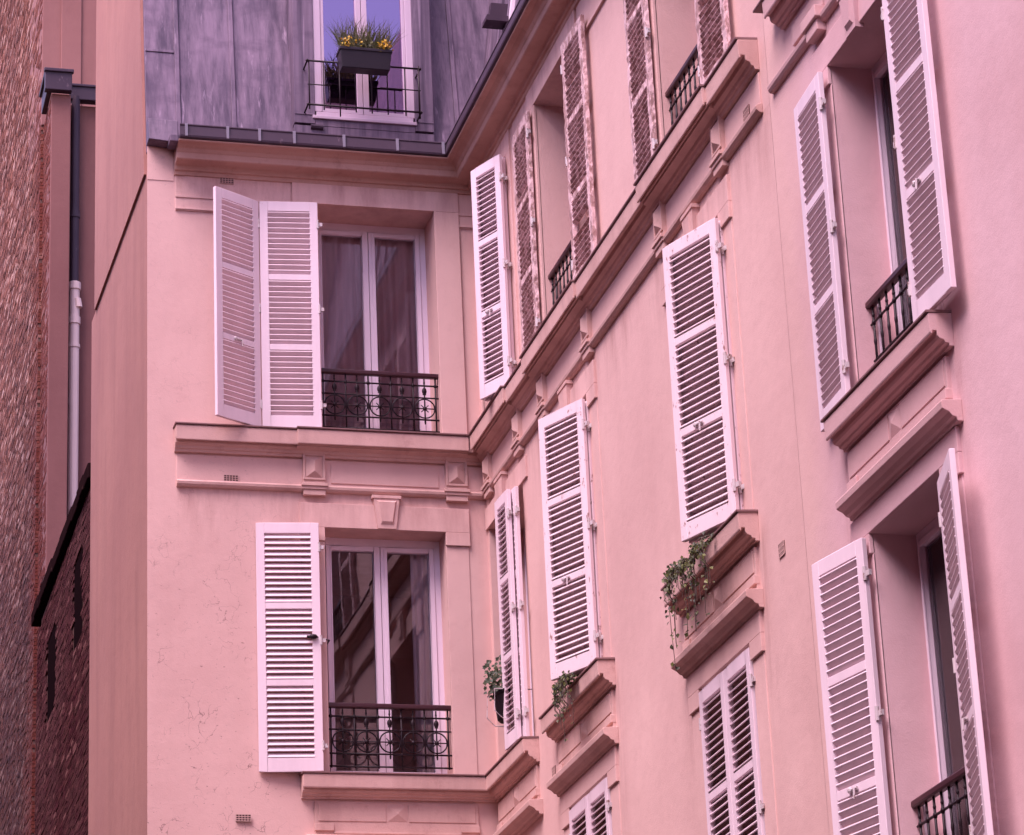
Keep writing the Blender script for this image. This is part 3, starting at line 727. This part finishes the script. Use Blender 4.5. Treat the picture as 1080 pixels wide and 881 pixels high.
# ------------------------------------------------------------------ neighbours on the left
brn = thing('brown_building', 'brown rendered building behind on the left with zinc gutter, drainpipe and brick side', 'building', (-3.13,10.2,0))
def brick_side(mb, x, y0, y1, z0, z1, L, h, jit, rnd):
    nz = int((z1-z0)/h)
    for k in range(nz):
        y = y0 - L*rnd.random()
        L0 = L
        while y < y1:
            L = L0*rnd.uniform(.5,1.5)
            a, b = max(y+.006,y0), min(y+L-.006,y1)
            if b-a > .03:
                j = rnd.uniform(-jit, jit); t = rnd.uniform(-.003,.003)
                g = .004; q = x-.007-j
                mb.hexa([(q,a,z0+k*h+g),(x+.05,a,z0+k*h+g),(x+.05,b,z0+k*h+g),(q+t,b,z0+k*h+g),
                         (q,a,z0+(k+1)*h-g),(x+.05,a,z0+(k+1)*h-g),(x+.05,b,z0+(k+1)*h-g),(q+t,b,z0+(k+1)*h-g)])
            y += L
        L = L0
rnd = random.Random(3)
mb = MB(); mb.box(-3.12,-2.862,10.2,10.7,0,20.38); mb.box(-2.862,.5,10.5,11.5,0,20.38); mb.build('wall', M['brown'], brn, bevel=.01)
mb = MB(); mb.box(-3.158,.5,11.18,13,20.39,27); mb.box(-2.90,-2.62,11.15,11.18,20.5,27)
mb.build('upper_wall', M['brown2'], brn, bevel=.01)
mb = MB(); mb.box(-3.115,-2.9,10.22,11.2,0,20.385); mb.box(-3.152,-2.95,11.21,30,0,27); mb.build('mortar_bed', M['mortar'], brn)
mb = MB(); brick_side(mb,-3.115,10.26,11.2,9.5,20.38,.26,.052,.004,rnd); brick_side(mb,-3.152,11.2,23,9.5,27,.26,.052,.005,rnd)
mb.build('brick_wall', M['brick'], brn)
mb = MB()
mb.box(-3.22,-2.86,10.08,10.2,20.38,20.66); mb.box(-3.19,-3.12,10.2,10.85,20.38,20.66); mb.box(-3.235,-2.84,10.05,10.12,20.64,20.69); mb.box(-3.225,-3.16,10.12,10.87,20.64,20.69)
mb.box(-2.858,.5,10.36,10.5,20.40,20.60); mb.box(-2.858,.5,10.34,10.40,20.59,20.63)
mb.build('gutter', M['zinc_dark'], brn, bevel=.01)
dp = MB(); dp.tube([(-2.775,10.40,20.45),(-2.775,10.40,17.70)],.058,12); dp.tube([(-2.775,10.40,18.66),(-2.775,10.40,18.76)],.07,12)
p = dp.build('drainpipe', M['zinc_dark'], brn, smooth=False)
m = MB(); m.tube([(-2.77,10.40,17.73),(-2.77,10.40,13.2)],.068,14)
for z, hh, r in ((17.67,.10,.084),(17.18,.10,.082),(16.82,.05,.080)): m.tube([(-2.77,10.40,z-hh/2),(-2.77,10.40,z+hh/2)],r,14)
m.tube([(-2.74,10.37,17.48),(-2.72,10.37,17.36)],.055,10)
m.build('pipe_sleeve', M['pipe_cream'], p)

lowb = thing('brick_outbuilding', 'low dark brick wall with black coping and two narrow slit windows, at the lower left', 'brick wall', (-3.2,4.8,0))
mb = MB(); mb.box(-3.17,-2.0,4.82,10.15,0,13.0); mb.box(-3.10,-2.6,4.5,4.82,0,13.1); mb.build('wall_core', M['mortar'], lowb)
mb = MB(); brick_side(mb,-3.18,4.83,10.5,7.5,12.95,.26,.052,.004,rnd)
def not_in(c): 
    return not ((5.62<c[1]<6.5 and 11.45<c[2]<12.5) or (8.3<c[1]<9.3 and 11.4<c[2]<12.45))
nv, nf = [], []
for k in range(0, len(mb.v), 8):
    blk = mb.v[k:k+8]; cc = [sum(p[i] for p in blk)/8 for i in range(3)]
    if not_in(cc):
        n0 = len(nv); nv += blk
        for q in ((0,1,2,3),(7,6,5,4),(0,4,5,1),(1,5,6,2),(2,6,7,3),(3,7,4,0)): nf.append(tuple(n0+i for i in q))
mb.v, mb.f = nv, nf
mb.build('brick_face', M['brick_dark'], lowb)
for a, b, c, d in ((5.66,6.46,11.48,12.47),(8.33,9.27,11.43,12.43)):
    m = MB(); m.box(-3.176,-3.171,a,b,c,d); m.build('slit_window', M['dark'], lowb)
m = MB()
rr = random.Random(9); y = 4.62; prev = 13.12
while y < 10.55:
    L = rr.uniform(.30,.55); z = 13.02+(y-4.6)*.03; e = L*.03; j = rr.uniform(-.008,.012)
    m.hexa([(-3.25-j,y,z-.12),(-2.6,y,z-.12),(-2.6,y+L-.004,z-.12+e),(-3.25-j,y+L-.004,z-.12+e),(-3.25-j,y,z+.06),(-2.6,y,z+.12),(-2.6,y+L-.004,z+.12+e),(-3.25-j,y+L-.004,z+.06+e)]); y += L
m.build('coping', M['soot_shade'], lowb, bevel=.015)

# ------------------------------------------------------------------ plants
def leaf(mb, c, n, up, L, W):
    c = Vector(c); n = Vector(n).normalized(); t = Vector(up)-n*Vector(up).dot(n)
    if t.length < 1e-3: t = n.orthogonal()
    t.normalize(); s = n.cross(t)
    k = len(mb.v); f = n*L*.12
    mb.v += [tuple(c-t*L*.5), tuple(c+s*W*.5-t*L*.1+f), tuple(c+t*L*.5), tuple(c-s*W*.5-t*L*.1+f)]
    mb.f += [(k,k+1,k+2),(k,k+2,k+3)]
def rv(r, a=1): return Vector((r.uniform(-a,a), r.uniform(-a,a), r.uniform(-a,a)))
def trailing(name, label, base, strands, spread, seed, big=1.0, group=None):
    r = random.Random(seed); t = thing(name, label, 'plant', base, group)
    lv, stm = MB(), MB(); B0 = Vector(base)
    for (du, ln, out) in strands:
        p = B0 + Vector((-.03+r.uniform(-.04,.02), -du, r.uniform(0,.06))); pts = [p.copy()]
        v = Vector((-out, r.uniform(-.15,.15), .15))
        n = max(5, int(ln/.035))
        for i in range(n):
            v = v*.82 + Vector((-.01*out, r.uniform(-.22,.22), -.42)) * .35
            p = p + v.normalized()*.035; p.x = min(p.x, -.02)
            if p.z > B0.z-.17: p.x = min(max(p.x,-.27), -.175-r.uniform(0,.02))
            else: p.x = min(max(p.x,-.24), -.06)
            pts.append(p.copy())
        stm.tube(pts, .0028, 4)
        dens = 3 if ln < .30 else 1.6
        for i, q in enumerate(pts):
            fade = 1 if i < n*.55 else .45
            for _ in range(2 if dens < 2 else 3):
                if r.random() > fade*(.75 if dens < 2 else 1): continue
                s = r.uniform(.018,.036)*big
                leaf(lv, q+rv(r,.026*big), Vector((-1,-.6,.5))+rv(r,.9), Vector((0,0,-1))+rv(r,.6), s*1.25, s)
    stm.build('stem', M['stem'], t); lv.build('foliage', M['ivy'], t)
    return t
r_ = random.Random(21)
st3 = [(r_.uniform(-.62,.30), r_.choice([.15,.2,.25,.3,.35,.42,.5,.6]), r_.uniform(.5,1.2)) for _ in range(27)] + [(-.60,.85,.8),(-.52,.70,.7),(-.30,.72,.6),(.0,.6,.6),(-.15,.7,.5)]
trailing('trailing_ivy', 'yellow green ivy spilling over the sill below the larger ajar shutter, nearer the pink building', (-.16,-6.80,8.36), st3, .4, 5)
st2 = [(r_.uniform(-.28,.12), r_.choice([.18,.25,.3,.38]), r_.uniform(.5,1.0)) for _ in range(22)] + [(-.05,.6,.6),(.1,.55,.6),(-.2,.5,.6)]
trailing('trailing_ivy', 'short dark ivy hanging from the sill below the ajar shutter nearer the corner', (-.16,-3.26,8.42), st2, .3, 8, .9)

# hanging pot beside the corner window
hp = thing('hanging_planter', 'dark pot of leafy geranium in a wire holder, beside the folded shutter in the corner', 'planter', (-.11,-.84,8.74))
m = MB(); rings = []
for z, s in ((8.76,.07),(8.78,.085),(8.98,.11),(9.0,.12),(9.02,.12),(9.0,.10)):
    rings.append([(-.11+s*math.cos(k*.5236), -.86+s*1.5*math.sin(k*.5236), z) for k in range(12)])
m.sweep(rings); m.build('pot', M['pot'], hp, smooth=False)
m = MB(); rr = random.Random(4)
for _ in range(300):
    d = rv(rr); d.normalize(); q = Vector((-.11,-.82,9.10)) + Vector((d.x*.16-.03,d.y*.22,d.z*.16)) * rr.random()**.4
    if rr.random() < .25: q += Vector((-.02,.05,.14))
    s = rr.uniform(.03,.06); leaf(m, q, Vector((-.6,-1,.6))+rv(rr,.8), rv(rr), s, s*.9)
m.build('foliage', M['ivy_dark'], hp)
m = MB()
for yy in (-.72,-1.0): m.tube([(.10,yy,9.02),(-.25,yy,9.02),(-.26,yy,8.82),(-.19,yy,8.75),(.04,yy,8.74)],.005,5)
m.tube([(-.25,-.72,9.02),(-.25,-1.0,9.02)],.005,5); m.build('wire_holder', M['hinge'], hp)

# flower box on the dormer railing
fb = thing('flower_box', 'grey plastic flower box with grasses and yellow blooms hung on the attic railing', 'flower box', (-1.12,-.30,15.49))
m = MB()
m.hexa([FD(-1.365,.24,15.485),FD(-.885,.24,15.485),FD(-.885,.37,15.485),FD(-1.365,.37,15.485),FD(-1.385,.22,15.69),FD(-.865,.22,15.69),FD(-.865,.395,15.69),FD(-1.385,.395,15.69)])
m.fbox(FD,-1.392,-.858,.213,.402,15.665,15.70)
m.build('box', M['plastic'], fb, bevel=.008)
m = MB(); rr = random.Random(12)
for _ in range(420):
    u = rr.uniform(-1.35,-.90); o = rr.uniform(.24,.38); ln = rr.uniform(.12,.42); w = rr.uniform(.002,.005)
    lean = Vector((rr.uniform(-.5,.5)+(u+1.12)*1.4, rr.uniform(-.5,.3), 1)); lean.normalize()
    p0 = Vector(FD(u,o,15.69)); p1 = p0+lean*ln*.6; p2 = p1+(lean+Vector((rr.uniform(-.4,.4),-.2,-.25))).normalized()*ln*.4
    s = Vector((1,.3,0))*w; k = len(m.v)
    m.v += [tuple(p0-s),tuple(p0+s),tuple(p1+s*.8),tuple(p1-s*.8),tuple(p2)]; m.f += [(k,k+1,k+2,k+3),(k+3,k+2,k+4)]
for _ in range(120):
    q = Vector(FD(rr.uniform(-1.36,-.89), rr.uniform(.23,.40), rr.uniform(15.69,15.80))); s = rr.uniform(.02,.045); leaf(m, q, Vector((0,-1,.5))+rv(rr,.8), rv(rr), s*1.3, s)
m.build('grass', M['grass'], fb)
for cu, nn in ((-.945,80),(-1.315,40),(-1.19,12)):
    m = MB()
    for _ in range(nn):
        q = Vector(FD(cu+rr.gauss(0,.035), .38+rr.uniform(-.04,.06), 15.745+rr.gauss(0,.026))); s = rr.uniform(.02,.035); leaf(m, q, Vector((0,-1,.4))+rv(rr,.9), rv(rr), s, s)
    m.build('flower', M['yellow'], fb)

# ------------------------------------------------------------------ curtains
def curtain(label, F, u0, u1, z0, z1, o, mat, waves, amp, taper=0, base=None):
    m = MB(); n = waves*10; nzs = 12; rr = random.Random(int(abs(u0)*100)); ph = [rr.uniform(-.6,.6) for _ in range(waves+2)]
    grid = []
    for j in range(nzs+1):
        k = j/nzs; row = []
        for i in range(n+1):
            t = i/n; u = u0+(u1-u0)*t*(1-taper*(1-k)*.5)
            w = math.sin(t*waves*6.2832+ph[int(t*waves)]*.7)*amp*(1+.3*math.sin(k*5+i*.1))
            row.append(F(u, o+w, z0+(z1-z0)*k))
        grid.append(row)
    for j in range(nzs):
        for i in range(n): m.quad(grid[j][i],grid[j][i+1],grid[j+1][i+1],grid[j+1][i])
    b = F((u0+u1)/2, o, z0)
    ob = m.build('curtain', mat, None, smooth=True, base=b); ob['label'] = label; ob['category'] = 'curtain'
    return ob
curtain('brownish sheer curtain filling the upper end wall window behind its glass', FA, -1.62,-.36, 11.85,14.2, -.492, M['voile'], 9, .028)
curtain('white lace curtain gathered at the right of the lower end wall window', FA, -.68,-.40, 8.5,10.85, -.345, M['lace'], 3, .022)
curtain('grey green curtain drawn to the right behind the attic window', FD, -.86,-.60, 15.05,17.6, -.14, M['green_cloth'], 4, .025, .3)

# ------------------------------------------------------------------ the other side of the narrow street (unseen, added to shade the low sky)
opp = thing('shade_building', 'long rosewood rendered building across the narrow street, unseen, added to shade the low sky', 'building', (-11.5,-10,0))
def FO(u, o, z): return (-11.5+o, u, z)
m = MB(); wall_faces(m, FO, -60, 40, 0, 17, [(-58+5*i, -56.8+5*i, 1.2+3.3*j, 3.4+3.3*j) for i in range(20) for j in range(4)], .3)
m.quad((-24,-60,17),(-11.5,-60,17),(-11.5,40,17),(-24,40,17)); m.quad((-24,-60,0),(-24,40,0),(-24,40,17),(-24,-60,17))
m.quad((-24,-60,0),(-11.5,-60,0),(-11.5,-60,17),(-24,-60,17)); m.quad((-24,40,0),(-11.5,40,0),(-11.5,40,17),(-24,40,17))
m.build('wall', M['brown2'], opp)
m = MB(); m.sweep(strip(FO, [(0,16.4),(.1,16.45),(.3,16.8),(.35,17.02),(0,17.02)], -60, 40)); m.build('cornice', M['cornice'], opp)

# ------------------------------------------------------------------ ground
m = MB(); m.quad((-300,-300,0),(300,-300,0),(300,300,0),(-300,300,0)); g = m.build('ground', M['ground']); g['kind'] = 'structure'

# ------------------------------------------------------------------ light
SUN_EL, SUN_AZ = R(58), R(234)     # azimuth measured clockwise from +Y
W = bpy.data.worlds.new('World'); scene.world = W; W.use_nodes = True
nt = W.node_tree; nt.nodes.clear()
sky = nt.nodes.new('ShaderNodeTexSky'); sky.sky_type = 'NISHITA'; sky.sun_disc = False
sky.sun_elevation = SUN_EL; sky.sun_rotation = SUN_AZ; sky.dust_density = 1.2; sky.air_density = 1.0
mx = nt.nodes.new('ShaderNodeMix'); mx.data_type = 'RGBA'; mx.blend_type = 'MULTIPLY'; mx.inputs[0].default_value = 1
mx.inputs[7].default_value = (1.0, .715, .815, 1)      # the rose evening cast of the sky
bg = nt.nodes.new('ShaderNodeBackground'); bg.inputs[1].default_value = .12
ow = nt.nodes.new('ShaderNodeOutputWorld')
nt.links.new(sky.outputs[0], mx.inputs[6]); nt.links.new(mx.outputs[2], bg.inputs[0]); nt.links.new(bg.outputs[0], ow.inputs[0])
L = bpy.data.lights.new('sun', 'SUN'); L.energy = 1.5; L.angle = R(35); L.color = (1,.80,.90)
so = bpy.data.objects.new('sun', L); COL.objects.link(so)
d = Vector((math.sin(SUN_AZ)*math.cos(SUN_EL), math.cos(SUN_AZ)*math.cos(SUN_EL), math.sin(SUN_EL)))
so.rotation_euler = d.to_track_quat('Z','Y').to_euler(); so.location = (-20,-20,40)

# ------------------------------------------------------------------ camera
yaw, pitch, roll, fpx = 0.263466239, 0.363986932, -0.0459814626, 3202.88782
cy, sy, cp, sp = math.cos(yaw), math.sin(yaw), math.cos(pitch), math.sin(pitch)
fwd = Vector((sy*cp, cy*cp, sp)); right = Vector((cy,-sy,0)); upv = right.cross(fwd)
cr, sr = math.cos(roll), math.sin(roll)
r2_, u2_ = right*cr+upv*sr, upv*cr-right*sr
cam = bpy.data.cameras.new('camera'); cam.sensor_width = 36; cam.sensor_fit = 'HORIZONTAL'; cam.lens = fpx/1080*36; cam.clip_end = 2000
co = bpy.data.objects.new('camera', cam); COL.objects.link(co)
mw = Matrix((r2_, u2_, -fwd)).transposed().to_4x4(); mw.translation = (-6.8321,-26.4232,1.6); co.matrix_world = mw
scene.camera = co
vs = scene.view_settings; vs.view_transform = 'Standard'; vs.look = 'None'; vs.exposure = 1.93; vs.gamma = 1; vs.use_curve_mapping = False
